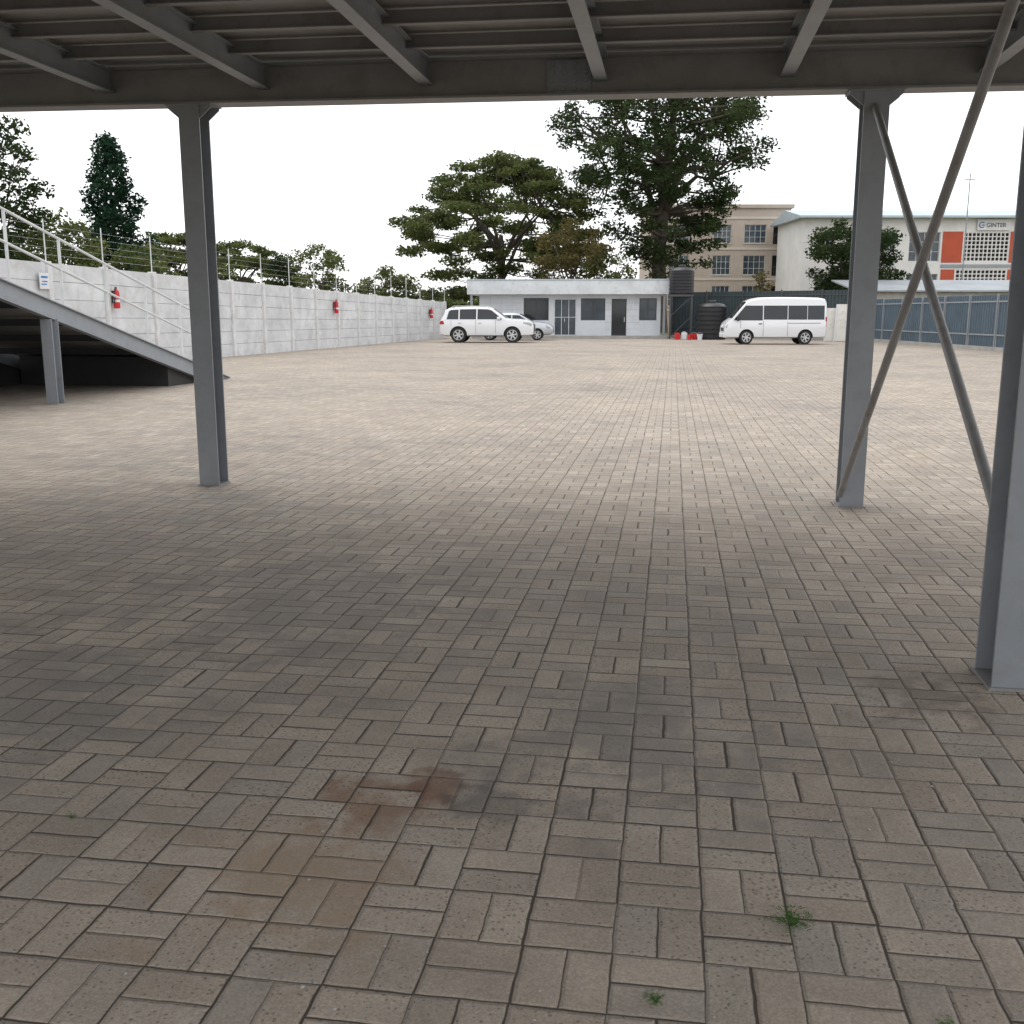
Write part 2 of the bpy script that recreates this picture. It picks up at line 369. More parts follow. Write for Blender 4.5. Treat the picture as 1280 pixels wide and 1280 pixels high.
for k in range(5):
    z=.2+.18*k
    MB().cyl((wx(ys[0])-wx(38),ys[0]-38,wh(ys[0])+z-wh(38)),(wx(ys[-1])-wx(38),ys[-1]-38,wh(ys[-1])+z-wh(38)),.0022,n=4).obj('fence_wire',CHROME,ef)
for y,z in((27.5,1.62),(43.9,1.48),(58.2,1.2)):
    x=wx(y)+.17
    e=top('fire_extinguisher','red fire extinguisher hung on the precast wall','fire extinguisher',(x,y,z),0,'extinguishers along the wall')
    MB().lathe([(.02,.0),(.085,.012),(.09,.04),(.09,.43),(.075,.49),(.035,.53),(.03,.55)],n=18).obj('cylinder_body',REDX,e,smooth=True)
    MB().box(-.02,.02,-.05,.02,.55,.58).bar((0,-.06,.60),(0,.05,.585),.02,.015).obj('valve_handle',TRIM,e)
    MB().tube([(0,-.04,.57),(.02,-.11,.52),(.02,-.125,.35),(.0,-.12,.15)],[.013,.013,.013,.02],6).obj('hose',TRIM,e,smooth=True)
    MB().box(-.125,-.085,-.03,.03,.15,.5).obj('bracket',TRIM,e)
    MB().lathe([(.0915,.18),(.0915,.25)],n=18).obj('paper_label',WHT,e,smooth=True)
sg=top('safety_sign','small white notice with blue print fixed on the precast wall','sign',(wx(24.5)+.11,24.5,2.1),R(90))
MB().box(-.2,.2,-.015,0,-.0,.4).obj('sign_board',WHT,sg)
MB().box(-.14,.14,-.019,-.0155,.27,.32).box(-.1,.12,-.019,-.0155,.17,.2).box(-.14,.08,-.019,-.0155,.1,.13).obj('sign_print',BLUEP,sg)

# ------------------------------------------------------------------ sheet fences
def sheet_fence(name,label,p0,p1,h,mat,postm,kerb=True,bay=2.4):
    p0=Vector((*p0,0));p1=Vector((*p1,0));L=(p1-p0).length;ang=math.atan2((p1-p0).y,(p1-p0).x)
    e=top(name,label,'fence',tuple(p0),ang)
    n=max(1,round(L/bay));b=L/n
    for i in range(n):
        mb=MB();x=i*b+.03;prof=[]
        k=int((b-.06)/.2)
        w=(b-.06)/k
        for j in range(k):
            for fx,fy in((0,0),(.3,0),(.4,.035),(.8,.035),(.9,0)):
                prof.append((x+(j+fx)*w,fy))
        prof.append((x+b-.06,0))
        dz=random.uniform(-.015,.015)
        for a,c in prof: mb.v+=[(a,c,.16),(a,c,h+dz)]
        for j in range(len(prof)-1): mb.f.append((2*j,2*j+2,2*j+3,2*j+1))
        mb.obj('fence_sheet',mat,e,fix=False)
    for i in range(n+1):
        MB().box(i*b-.03,i*b+.03,-.075,-.012,0,h+.05).obj('fence_post',postm,e)
    MB().box(0,L,-.035,-.01,h-.28,h-.22).box(0,L,-.035,-.01,.6,.66).obj('fence_rail',postm,e)
    if kerb: MB().box(-.1,L+.1,-.1,.12,0,.155).obj('kerb_base',CONC,e)
    return e
sheet_fence('sheet_metal_fence','blue-grey ribbed sheet metal fence on a low concrete kerb',(10.3,58.4),(15.6,27),2.2,SHEET,STEEL)
sheet_fence('sheet_metal_fence','dark ribbed sheet metal fence behind the parked van',(-.1,65.4),(10.2,58.6),2.75,SHEETD,FRAMED)

# ------------------------------------------------------------------ buildings
def wallgrid(mb,x0,x1,z0,z1,y0,y1,ops):
    xs=sorted({x0,x1,*[o[0] for o in ops],*[o[1] for o in ops]}); zs=sorted({z0,z1,*[o[2] for o in ops],*[o[3] for o in ops]})
    for i in range(len(xs)-1):
        j=0
        cxm=(xs[i]+xs[i+1])/2
        def solid(j): 
            zm=(zs[j]+zs[j+1])/2
            return not any(o[0]<cxm<o[1] and o[2]<zm<o[3] for o in ops)
        while j<len(zs)-1:
            if solid(j):
                k=j
                while k+1<len(zs)-1 and solid(k+1): k+=1
                mb.box(xs[i],xs[i+1],y0,y1,zs[j],zs[k+1]); j=k+1
            else: j+=1
def window(par,x0,x1,z0,z1,y,frame,glass,nx=2,nz=1,name='window',sill=None,t=.05):
    g=MB().box(x0,x1,y+.05,y+.07,z0,z1).obj(name,glass,par)
    f=MB()
    f.box(x0,x1,y,y+.05,z0,z0+t).box(x0,x1,y,y+.05,z1-t,z1).box(x0,x0+t,y,y+.05,z0+t,z1-t).box(x1-t,x1,y,y+.05,z0+t,z1-t)
    for i in range(1,nx):
        xx=x0+(x1-x0)*i/nx; f.box(xx-t*.4,xx+t*.4,y+.004,y+.048,z0+t,z1-t)
    for i in range(1,nz):
        zz=z0+(z1-z0)*i/nz; f.box(x0+t,x1-t,y+.008,y+.044,zz-t*.35,zz+t*.35)
    f.obj('frame',frame,g)
    if sill: MB().box(x0-.08,x1+.08,y-.2,y+.02,z0-.08,z0-.002).obj('sill',sill,g)
    return g
off=top('office_building','long low white office with flat overhanging roof and glazed doors','building',(-12.3,62.2,0),R(5))
off.scale=(.945,1,.965)
ops=[(3.55,5.15,1.1,2.47),(5.5,6.9,.16,2.42),(7.2,8.75,1.1,2.45),(9.15,10.1,.16,2.42),(10.9,12.0,1.1,2.45)]
mb=MB(); wallgrid(mb,.7,12.25,.16,2.68,0,.2,ops)
mb.box(.7,.9,.2,6,.16,2.68).box(12.05,12.25,.2,6,.16,2.68).box(.9,12.05,5.8,6,.16,2.68).obj('wall',OFFW,off)
mb=MB()
for a,b_ in((.7,3.53),(8.77,9.13),(10.12,10.88)):
    for zz in(.56,.96,1.36,1.76,2.16): mb.box(a,b_,-.006,-.001,zz,zz+.012)
for xx in(1.4,2.1,2.8): mb.box(xx,xx+.012,-.0065,-.0005,.2,2.6)
mb.obj('wall_joint',CONC,off)
MB().box(0,12.75,-.8,6.6,2.68,3.52).obj('roof',FASC,off,bevel=.02)
MB().box(-.03,12.78,-.83,6.63,3.523,3.60).obj('roof_edge',ROOFM,off)
MB().box(.3,12.6,-.9,6.2,0,.158).obj('plinth',CONC,off)
window(off,*ops[0],.07,FRAMED,GLASS,2); window(off,*ops[2],.07,FRAMED,GLASS2,2); window(off,*ops[4],.07,FRAMED,GLASS2,2,2)
d=window(off,*ops[1],.07,FRAMEW,GLASS2,3,2,name='door'); MB().box(6.15,6.18,0.03,.06,1.0,1.3).obj('handle',CHROME,d)
d=window(off,*ops[3],.07,FRAMED,GLASS,1,1,name='door'); MB().box(9.95,9.98,0.03,.06,1.0,1.3).obj('handle',CHROME,d)
for x in(.2,12.35):
    MB().box(x,x+.14,-.7,-.56,.158,2.68).obj('roof_post',STEEL,off)

ap=top('apartment_block','beige rendered apartment block with barred windows and recessed balconies','building',(-2.6,107.4,0),R(8))
H=11.8; ops=[]
for r,(z0,z1) in enumerate(((8.4,10.2),(5.3,7.2),(2.2,4.2))):
    for x0,x1 in((2.0,4.0),(6.4,8.2),(9.5,11.7)): ops.append((x0,x1,z0,z1))
    ops.append((12.4,13.7,z0-.1,z1))
mb=MB(); wallgrid(mb,0,14.1,0,H,0,.3,ops); mb.box(0,.3,.3,9,0,H).box(13.8,14.1,.3,9,0,H).box(.3,13.8,8.7,9,0,H).obj('wall',BEIGE,ap)
MB().box(-.25,14.35,-.25,9.25,H,H+.35).obj('roof_parapet',BEIGE,ap)
mb=MB()
for z in(1.7,4.75,7.75,10.75): mb.box(-.05,14.15,-.08,-.002,z,z+.22)
mb.obj('floor_band',CREAM,ap)
for o in ops:
    if o[0]==12.4:
        MB().box(o[0]+.003,o[1]-.003,1.2,1.25,o[2],o[3]).obj('recess_shade_panel',TRIM,ap)  # near-black panel paints the shade deep inside the balcony opening
        f=MB(); f.box(o[0],o[1],-.04,-.003,o[2]+.85,o[2]+.95)
        for i in range(9): f.box(o[0]+i*.155,o[0]+i*.155+.03,-.035,-.006,o[2],o[2]+.85)
        f.obj('balcony_rail',FRAMED,ap)
    else: window(ap,*o,.12,FRAMEW,GLASS2,4,3,sill=CREAM,t=.05)

SX=9.85-.72; SY=98.6-.11
wb=top('school_building','long white building with red panels, breeze-block screen and metal roof','building',(SX,SY,0),R(9))
ops=[(3.6,5.2,3.3,5.0),(3.6,5.2,7.0,8.7),(6.2,7.8,3.3,5.0),(6.2,7.8,7.0,8.7),(8.9,10.7,3.3,5.0),(8.9,10.7,7.0,8.7),(12.0,14.8,6.1,8.7),(12.0,14.8,3.3,5.0),(16.9,21.1,6.1,8.7),(16.4,21.1,3.9,5.4),(22.4,24.4,6.1,8.7)]
mb=MB(); wallgrid(mb,2.3,26,0,9.9,0,.3,ops); mb.box(2.3,2.6,.3,9,0,9.9).box(25.7,26,.3,9,0,9.9).box(2.6,25.7,8.7,9,0,9.9).obj('wall',WHITEB,wb)
mb=MB()
mb.add([(1.7,-.9,9.9),(26.7,-.9,9.9),(26.7,9.8,9.9),(1.7,9.8,9.9),(1.7,-.9,10.08),(26.7,-.9,10.08),(26.7,9.8,10.08),(1.7,9.8,10.08),(1.7,4.4,11.0),(26.7,4.4,11.0)],
 [(0,1,2,3),(0,1,5,4),(2,3,7,6),(4,5,9,8),(6,7,8,9),(0,4,8,7,3),(1,2,6,9,5)])
mb.obj('roof',ROOFM,wb)
for o in ops:
    if o in(ops[8],ops[9]):
        MB().box(o[0],o[1],.28,.29,o[2],o[3]).obj('screen_back',TRIM,wb)
        s=MB(); st=.37
        nx=int((o[1]-o[0])/st); nz=int((o[3]-o[2])/st)
        for i in range(nx+1): s.box(o[0]+i*(o[1]-o[0]-.09)/nx,o[0]+i*(o[1]-o[0]-.09)/nx+.09,.02,.15,o[2],o[3])
        for i in range(nz+1): s.box(o[0]+.002,o[1]-.002,.03,.14,o[2]+i*(o[3]-o[2]-.09)/nz,o[2]+i*(o[3]-o[2]-.09)/nz+.09)
        s.obj('breeze_block_screen',WHITEB,wb)
    else: window(wb,*o,.12,FRAMEW,GLASS2,4,3,t=.06)
for a in((15.0,16.85,6.0,8.75),(21.15,22.2,6.0,8.75),(15.05,16.3,3.3,5.4),(21.15,22.2,3.3,5.4)):
    MB().box(a[0],a[1],-.03,-.003,a[2],a[3]).obj('red_panel',REDP,wb)
MB().box(15.0,25.9,-.06,-.003,5.55,5.85).obj('floor_band',GREYR,wb)
sign=top('building_sign','white sign board with grey lettering and blue mark on the facade','sign',(SX+math.cos(R(9))*19.5+.1*math.sin(R(9)),SY+math.sin(R(9))*19.5-.12*math.cos(R(9)),8.85),R(9))
MB().box(-1.5,1.5,-.06,0,0,.95).obj('sign_board',WHT,sign)
def text_part(txt,size,loc,mat,par,name):
    c=bpy.data.curves.new(name,'FONT'); c.body=txt; c.size=size; c.extrude=.008; c.offset=.004
    o=bpy.data.objects.new('tmp',c); COL.objects.link(o); dg=bpy.context.evaluated_depsgraph_get()
    me=bpy.data.meshes.new_from_object(o.evaluated_get(dg)); bpy.data.objects.remove(o); 
    me.materials.clear(); me.materials.append(mat)
    q=bpy.data.objects.new(name,me); COL.objects.link(q); q.parent=par; q.location=loc; q.rotation_euler=(R(90),0,0); return q
text_part('GINTER',.52,(-.70,-.075,.28),FRAMED,sign,'lettering')
lg=MB()
for i in range(20):
    a0=R(40)+i*R(280)/20; a1=a0+R(280)/20
    lg.cyl((-1.08+.24*math.cos(a0),-.07,.47+.24*math.sin(a0)),(-1.08+.24*math.cos(a1),-.07,.47+.24*math.sin(a1)),.04,n=6)
lg.cyl((-1.08,-.07,.45),(-.84,-.07,.45),.04,n=6)
lg.obj('emblem',BLUEP,sign)
sh=top('shed','low grey-roofed outbuilding beyond the sheet metal fence','building',(13.2,78.5,0),R(9))
MB().box(0,14,0,5,0,3.0).obj('wall',CONC,sh)
mb=MB(); mb.add([(-.4,-.4,3.0),(14.4,-.4,3.0),(14.4,5.4,3.9),(-.4,5.4,3.9),(-.4,-.4,3.1),(14.4,-.4,3.1),(14.4,5.4,4.0),(-.4,5.4,4.0)],[(0,1,2,3),(4,5,6,7),(0,1,5,4),(1,2,6,5),(2,3,7,6),(3,0,4,7)])
mb.obj('roof',GREYR,sh)
up=top('utility_pole','thin grey utility pole with short cross arm beyond the fence','pole',(22.6,88,0),R(9))
MB().cyl((0,0,0),(0,0,12.2),.07,.04,n=8).obj('pole_shaft',STEEL,up,smooth=True)
MB().box(-.4,.4,-.03,.03,11.7,11.76).obj('cross_arm',STEEL,up)

# ------------------------------------------------------------------ water tanks & clutter
def tank(name,label,loc,r,h,stand=0):
    e=top(name,label,'water tank',loc)
    prof=[(r*.96,stand),(r,stand+.05)]
    n=7
    for i in range(n):
        z=stand+.1+(h-.35)*i/n; dz=(h-.35)/n
        prof+=[(r,z),(r,z+dz*.7),(r*.965,z+dz*.78),(r*.965,z+dz*.92)]
    prof+=[(r,stand+h-.25),(r*.8,stand+h-.1),(r*.32,stand+h-.03)]
    MB().lathe(prof,n=32).obj('tank_body',BLACKP,e,smooth=True)
    MB().lathe([(r*.3,stand+h-.03),(r*.3,stand+h+.06),(r*.22,stand+h+.1)],n=20).obj('lid',BLACKP,e,smooth=True)
    if stand:
        s=MB()
        q=r*.85
        for sx in(-1,1):
            for sy in(-1,1): s.box(sx*q-.05,sx*q+.05,sy*q-.05,sy*q+.05,0,stand-.12)
        s.box(-q-.1,q+.1,-q-.1,q+.1,stand-.118,stand-.003)
        for z0,z1 in((.1,1.3),(1.3,2.45)):
            s.bar((-q,-q,z0),(q,-q,z1),.04,.04); s.bar((q,-q,z0),(q,q,z1),.04,.04); s.bar((-q,q,z0),(-q,-q,z1),.04,.04)
        s.obj('stand',FRAMED,e)
    return e
tank('water_tank','black ribbed plastic water tank raised on a dark steel stand',(.42,62.0,0.004),.72,1.6,2.55)
tank('water_tank','large black ribbed plastic water tank standing on the ground',(2.15,60.9,0.004),.85,2.1)
def jerry(loc,mat,lab,rz=0,s=1):
    e=top('jerrycan',lab,'container',loc,rz,'cans by the water tanks')
    MB().box(-.14*s,.14*s,-.1*s,.1*s,0,.36*s).obj('can_body',mat,e,bevel=.03*s)
    MB().bar((-.1*s,0,.4*s),(.05*s,0,.4*s),.03*s,.025*s).bar((-.09*s,0,.35*s),(-.09*s,0,.41*s),.03*s,.03*s,up=(0,1,0)).bar((.04*s,0,.35*s),(.04*s,0,.41*s),.03*s,.03*s,up=(0,1,0)).obj('handle',mat,e)
    MB().cyl((.1*s,0,.36*s),(.1*s,0,.41*s),.03*s).obj('cap',TRIM,e)
jerry((.25,59.8,.004),REDX,'red plastic jerrycan beside the water tank',.3,1.0)
jerry((.65,60.2,.004),WHT,'white plastic jerrycan beside the water tank',-.4,1.1)
jerry((.95,59.6,.004),REDX,'red plastic jerrycan beside the water tank',1.2,.8)
for x,y,mat,lab in((1.5,59.4,WHT,'white bucket on the paving by the tanks'),(1.2,60.0,REDX,'red bucket on the paving by the tanks')):
    e=top('bucket',lab,'bucket',(x,y,.004),0,'buckets by the water tanks')
    MB().lathe([(.12,0),(.16,.3),(.17,.3),(.17,.32),(.15,.32),(.11,.02)],n=18).obj('bucket_body',mat,e,smooth=True)
    pts=[(.165*math.cos(a),.02,.3+.1*math.sin(a)) for a in np.linspace(0,math.pi,9)]
    MB().tube(pts,[.006]*9,5).obj('handle',CHROME,e)
for k,(x,y,h,tl) in enumerate(((8.45,57.6,1.75,.5),(8.9,57.2,1.95,.62))):
    bd=top('leaning_board','off-white framed board leaning on its frame near the dark fence','board',(x,y,.004),R(-14),'boards stacked by the fence')
    MB().bar((0,0,0.02),(0,tl,h),.85,.04,up=(0,1,0)).obj('panel',TIMB,bd)
    mb=MB()
    for s_ in(-.42,.42): mb.bar((s_,-.035,0.0),(s_,tl-.03,h),.05,.03,up=(0,1,0)).bar((s_,tl+.05,h*.93),(s_,tl+.5,0),.04,.04)
    mb.obj('panel_frame',FRAMEW,bd)

# ------------------------------------------------------------------ vehicles
def side_y(w,k,zb,z): return (w-.03)-k*(z-zb)
def vehicle(name,label,loc,rz,st,k,paint,wheels,wr,cab,wins,ws,rw,extra=None,scale=(1,1,1),group='vehicles parked on the paving'):
    e=top(name,label,'van' if 'van' in name else 'car',loc,rz,group)
    rings=[]
    for x,zb,zl,zt,w in st:
        wb=w-.03; ee=min(.07,(zt-zl)*.4)
        wr_=wb-k*(zt-ee-zl)
        half=[(0,zb),(w-.14,zb),(w-.03,zb+.06),(w,zb+(zl-zb)*.3),(w+.005,zb+(zl-zb)*.6),(w,zl-.10*(zl-zb)),(wb,zl),(wr_,zt-ee),(wr_-.10,zt-.005),(wr_*.45,zt+.02),(0,zt+.025)]
        ring=[(x,y,z) for y,z in half]+[(x,-y,z) for y,z in half[-2:0:-1]]
        rings.append(ring)
    n=len(rings[0]); mb=MB()
    for r in rings: mb.v+=r
    for i in range(len(rings)-1):
        for j in range(n): mb.f.append((i*n+j,i*n+(j+1)%n,(i+1)*n+(j+1)%n,(i+1)*n+j))
    mb.f.append(tuple(range(n))); mb.f.append(tuple((len(rings)-1)*n+j for j in range(n)))
    body=mb.obj('body',paint,e)
    cut=MB(); W=cab[0]
    for wx_ in wheels:
        for s_ in(-1,1):
            cut.cyl((wx_,s_*(W-.32),wr-.0),(wx_,s_*(W+.2),wr-.0),wr+.055,n=36)
    co=cut.obj('cutter',TRIM,e)
    md=body.modifiers.new('b','BOOLEAN'); md.object=co; md.operation='DIFFERENCE'; md.solver='EXACT'; md.material_mode='TRANSFER'
    bpy.context.view_layer.update()
    dg=bpy.context.evaluated_depsgraph_get(); me=bpy.data.meshes.new_from_object(body.evaluated_get(dg))
    body.modifiers.clear(); body.data=me; bpy.data.objects.remove(co)
    me.shade_smooth(); me.set_sharp_from_angle(angle=R(32))
    for wx_ in wheels:
        for s_ in(-1,1):
            wo=MB(); tw=.24
            wo.lathe([(wr*.66,-tw/2),(wr*.92,-tw/2),(wr,-tw/2+.04),(wr,tw/2-.04),(wr*.92,tw/2),(wr*.66,tw/2)],axis='y',n=30)
            we=bpy.data.objects.new('wheel',None); COL.objects.link(we); we.parent=e; we.location=(wx_,s_*(W-.13),wr)
            wo.obj('tyre',RUB,we,smooth=True)
            rm=MB(); yo=s_*(tw/2+.004)
            rm.lathe([(wr*.67,yo*.6),(wr*.67,yo),(wr*.60,yo),(wr*.58,yo*.7)],axis='y',n=30)
            for a in range(6):
                t_=a*math.pi/3+.2
                rm.bar((0,yo*.95,0),(wr*.60*math.cos(t_),yo*.98,wr*.60*math.sin(t_)),.06 if wr<.37 else .075,.03,up=(0,1,0))
            rm.cyl((0,yo*.8,0),(0,yo*1.06,0),wr*.16,n=14)
            rm.obj('rim',ALLOY,we,smooth=True)
            MB().cyl((0,yo*.2,0),(0,yo*.62,0),wr*.56,n=24).obj('brake_disc',FRAMED,we)
    def sidepoly(pts,o0,o1,s_,name,mat,par=e):
        mb=MB(); n=len(pts); vs=[]
        for o in(o0,o1):
            for x,z in pts: vs.append((x,s_*(side_y(W,k,cab[1],z)+o if z>=cab[1] else W+.006+o),z))
        mb.add(vs,[tuple(range(n)),tuple(range(2*n-1,n-1,-1))]+[(i,(i+1)%n,(i+1)%n+n,i+n) for i in range(n)])
        return mb.obj(name,mat,par)
    for s_ in(-1,1):
        for p in wins: sidepoly(p,-.01,.008,s_,'side_window',GLASS)
    def glassq(ia,ib,name,fa,fb):
        ra,rb=rings[ia],rings[ib]; idx=[8,9,10,11,12]; mb=MB(); vs=[]
        A=Vector(ra[10]);B=Vector(rb[10]); nrm=(B-A).cross(Vector((0,1,0))).normalized()
        if nrm.z<0:nrm=-nrm
        for off in(-.02,.010):
            for f in(fa,fb):
                for j in idx: vs.append(Vector(ra[j]).lerp(Vector(rb[j]),f)+nrm*off)
        fs=[]
        for k_ in range(4): fs+=[(k_,k_+1,k_+6,k_+5),(10+k_,10+k_+1,10+k_+6,10+k_+5),(k_,k_+1,k_+11,k_+10),(5+k_,5+k_+1,5+k_+11,5+k_+10)]
        fs+=[(0,5,15,10),(4,9,19,14)]
        mb.add(vs,fs); return mb.obj(name,GLASS,e,smooth=True)
    glassq(ws[0],ws[1],'windscreen',.05,.95)
    if rw: glassq(rw[0],rw[1],'rear_window',.12,.85)
    if extra: extra(e,W,sidepoly)
    e.scale=scale
    return e
SUV=[(0,.50,1.02,1.06,.90),(.04,.44,1.14,1.19,.94),(.09,.40,1.20,1.26,.955),(.30,.36,1.20,1.72,.98),(.50,.34,1.20,1.83,.985),(1.2,.34,1.20,1.88,.985),(1.9,.34,1.20,1.89,.985),(2.6,.34,1.20,1.86,.985),(2.85,.34,1.20,1.81,.985),(3.62,.34,1.20,1.27,.98),(3.9,.34,1.19,1.25,.98),(4.4,.36,1.17,1.23,.975),(4.75,.37,1.13,1.19,.965),(4.92,.38,1.07,1.12,.945),(5.01,.39,.98,1.03,.92),(5.05,.42,.88,.92,.90)]
def shf(st,L): return [(x-L/2,)+tuple(r) for x,*r in st]
def suv_extra(e,W,sp):
    h=2.53
    for s_ in(-1,1):
        for xd in(.62,1.95,3.02): sp([(xd-h,.90 if xd<1 else .50),(xd-h+.012,.90 if xd<1 else .50),(xd-h+.012,1.19),(xd-h,1.19)],-.004,.003,s_,'door_seam',FRAMED)
        for xd in(1.0,2.08): MB().box(xd-h,xd-h+.2,s_*(W+.025)-.015,s_*(W+.025)+.015,1.04,1.07).obj('door_handle',CHROME,e,bevel=.006)
        MB().box(3.12-h,3.30-h,s_*(W+.10)-.12,s_*(W+.10)+.10,1.22,1.38).obj('wing_mirror',CARW,e,bevel=.04)
        MB().bar((1.55-h,s_*(W+.01),.37),(3.4-h,s_*(W+.01),.37),.14,.05).obj('side_step',TRIM,e,bevel=.01)
        MB().tube([(.6-h,s_*(W-.27),1.85),(.75-h,s_*(W-.27),1.935),(2.5-h,s_*(W-.27),1.93),(2.7-h,s_*(W-.27),1.84)],[.018]*4,8).obj('roof_rail',ALLOY,e,smooth=True)
        MB().prism([(4.50-h,1.02),(4.95-h,.90),(5.0-h,.96),(4.90-h,1.07),(4.5-h,1.10)],s_*.92-.06,s_*.92+.042,'xz').obj('headlight',LAMP,e,bevel=.015)
        MB().prism([(0-h,.98),(.26-h,.98),(.22-h,1.16),(.05-h,1.16)],s_*.93-.06,s_*.93+.038,'xz').obj('tail_light',REDL,e,bevel=.015)
        sp([(.30-h,1.205),(3.50-h,1.205),(3.50-h,1.225),(.30-h,1.225)],-.002,.012,s_,'window_trim',CHROME)
    MB().box(4.98-h,5.07-h,-.45,.45,.52,.98).obj('grille',FRAMED,e,bevel=.03)
    MB().box(5.07-h,5.08-h,-.26,.26,.46,.57).obj('number_plate',WHT,e)
    MB().box(4.86-h,5.075-h,-.84,.84,.36,.47).obj('bumper',TRIM,e,bevel=.03)
    MB().box(-.03-h,.12-h,-.85,.85,.42,.56).obj('bumper',CARW,e,bevel=.04)
w1=[(.38,1.24),(1.02,1.24),(1.02,1.75),(.62,1.73),(.50,1.66)];w2=[(1.09,1.24),(1.98,1.24),(1.98,1.78),(1.09,1.76)];w3=[(2.05,1.24),(3.38,1.24),(3.3,1.33),(2.80,1.71),(2.60,1.765),(2.05,1.78)]
vehicle('parked_suv','large white four-door SUV with alloy wheels parked before the office',(-9.45,53.0,.004),R(4),shf(SUV,5.06),.34,CARW,(1.02-2.53,3.92-2.53),.415,(.985,1.20),
        [[(x-2.53,z) for x,z in w] for w in(w1,w2,w3)],(8,9),(2,3),suv_extra,(.95,.95,.95))
S2=[(0,.5,.86,.88,.76),(.05,.4,.95,.98,.82),(.12,.32,.98,1.02,.84),(.5,.28,.98,1.4,.86),(.9,.27,.98,1.47,.87),(2.0,.27,.98,1.49,.87),(2.4,.27,.98,1.45,.87),(3.15,.27,.98,1.03,.87),(3.7,.28,.92,.97,.85),(4.1,.3,.82,.87,.80),(4.25,.38,.68,.72,.72),(4.29,.44,.6,.62,.66)]
def s2_extra(e,W,sp):
    h=2.145
    for s_ in(-1,1):
        MB().prism([(3.85-h,.66),(4.14-h,.62),(4.12-h,.74),(3.85-h,.84)],s_*.80-.03,s_*.80+.03,'xz').obj('headlight',LAMP,e,bevel=.02)
        MB().box(2.85-h,3.0-h,s_*(W+.09)-.10,s_*(W+.09)+.08,.98,1.1).obj('wing_mirror',CARS,e,bevel=.03)
        for xd in(1.1,2.0,2.9): sp([(xd-h,.35),(xd-h+.012,.35),(xd-h+.012,.96),(xd-h,.96)],-.004,.003,s_,'door_seam',TRIM)
        MB().box(-.02-h,.12-h,s_*.74-.07,s_*.74+.07,.75,.95).obj('tail_light',REDL,e,bevel=.02)
    MB().box(4.24-h,4.31-h,-.35,.35,.42,.56).obj('grille',FRAMED,e,bevel=.02)
wa=[(.75,1.03),(1.95,1.03),(1.95,1.38),(.9,1.38)];wb2=[(2.02,1.03),(2.95,1.03),(2.4,1.37),(2.02,1.38)]
vehicle('parked_car','silver hatchback parked close behind the white SUV',(-8.75,57.8,.004),R(5),shf(S2,4.29),.35,CARS,(.75-2.145,3.4-2.145),.31,(.87,.98),
        [[(x-2.145,z) for x,z in w] for w in(wa,wb2)],(6,7),(2,3),s2_extra)
VAN=[(0,.42,1.16,1.9,.90),(.03,.38,1.16,2.12,.93),(.10,.34,1.16,2.22,.94),(.4,.32,1.16,2.27,.94),(1.5,.32,1.16,2.29,.94),(2.5,.32,1.16,2.30,.94),(3.5,.32,1.16,2.28,.94),(3.95,.32,1.16,2.21,.94),(4.2,.32,1.16,2.11,.94),(5.0,.32,1.16,1.23,.94),(5.17,.32,1.09,1.14,.935),(5.27,.33,.98,1.03,.92),(5.32,.34,.86,.90,.905),(5.345,.36,.74,.78,.89)]
def van_extra(e,W,sp):
    h=2.665
    for s_ in(-1,1):
        for xd in(2.02,3.30,4.50): sp([(xd-h,.42 if xd<4 else .82),(xd-h+.014,.42 if xd<4 else .82),(xd-h+.014,1.15),(xd-h,1.15)],-.004,.003,s_,'door_seam',FRAMED)
        sp([(.3-h,1.04),(2.0-h,1.04),(2.0-h,1.06),(.3-h,1.06)],-.002,.008,s_,'slide_rail',FRAMED)
        MB().box(3.38-h,3.55-h,s_*(W+.025)-.015,s_*(W+.025)+.015,1.0,1.035).obj('door_handle',TRIM,e)
        MB().box(4.60-h,4.72-h,s_*(W+.13)-.12,s_*(W+.13)+.09,1.15,1.40).obj('wing_mirror',TRIM,e,bevel=.03)
        MB().prism([(4.98-h,.90),(5.29-h,.78),(5.29-h,.88),(5.20-h,1.02),(5.02-h,1.08)],s_*.90-.06,s_*.90+.032,'xz').obj('headlight',LAMP,e,bevel=.015)
        MB().box(-.02-h,.06-h,s_*.86-.06,s_*.86+.05,.85,1.35).obj('tail_light',REDL,e,bevel=.02)
    MB().box(5.28-h,5.355-h,-.5,.5,.64,.82).obj('grille',TRIM,e,bevel=.02)
    MB().box(5.18-h,5.375-h,-.87,.87,.34,.56).obj('bumper',CARW,e,bevel=.04)
    MB().box(5.375-h,5.385-h,-.26,.26,.42,.53).obj('number_plate',WHT,e)
vw=[[(.12,1.22),(.99,1.22),(.99,1.90),(.12,1.90)],[(1.02,1.22),(2.01,1.22),(2.01,1.90),(1.02,1.90)],[(2.05,1.22),(3.30,1.22),(3.30,1.90),(2.05,1.90)],[(3.35,1.18),(4.88,1.18),(4.82,1.28),(4.26,1.90),(3.35,1.90)]]
vehicle('passenger_van','white high-roof passenger van with dark side windows parked on the paving',(4.78,52.2,.004),R(185),shf(VAN,5.34),.13,CARW,(1.08-2.67,4.18-2.67),.35,(.94,1.16),
        [[(x-2.67,z) for x,z in w] for w in vw],(8,9),None,van_extra,(.90,.96,.97))

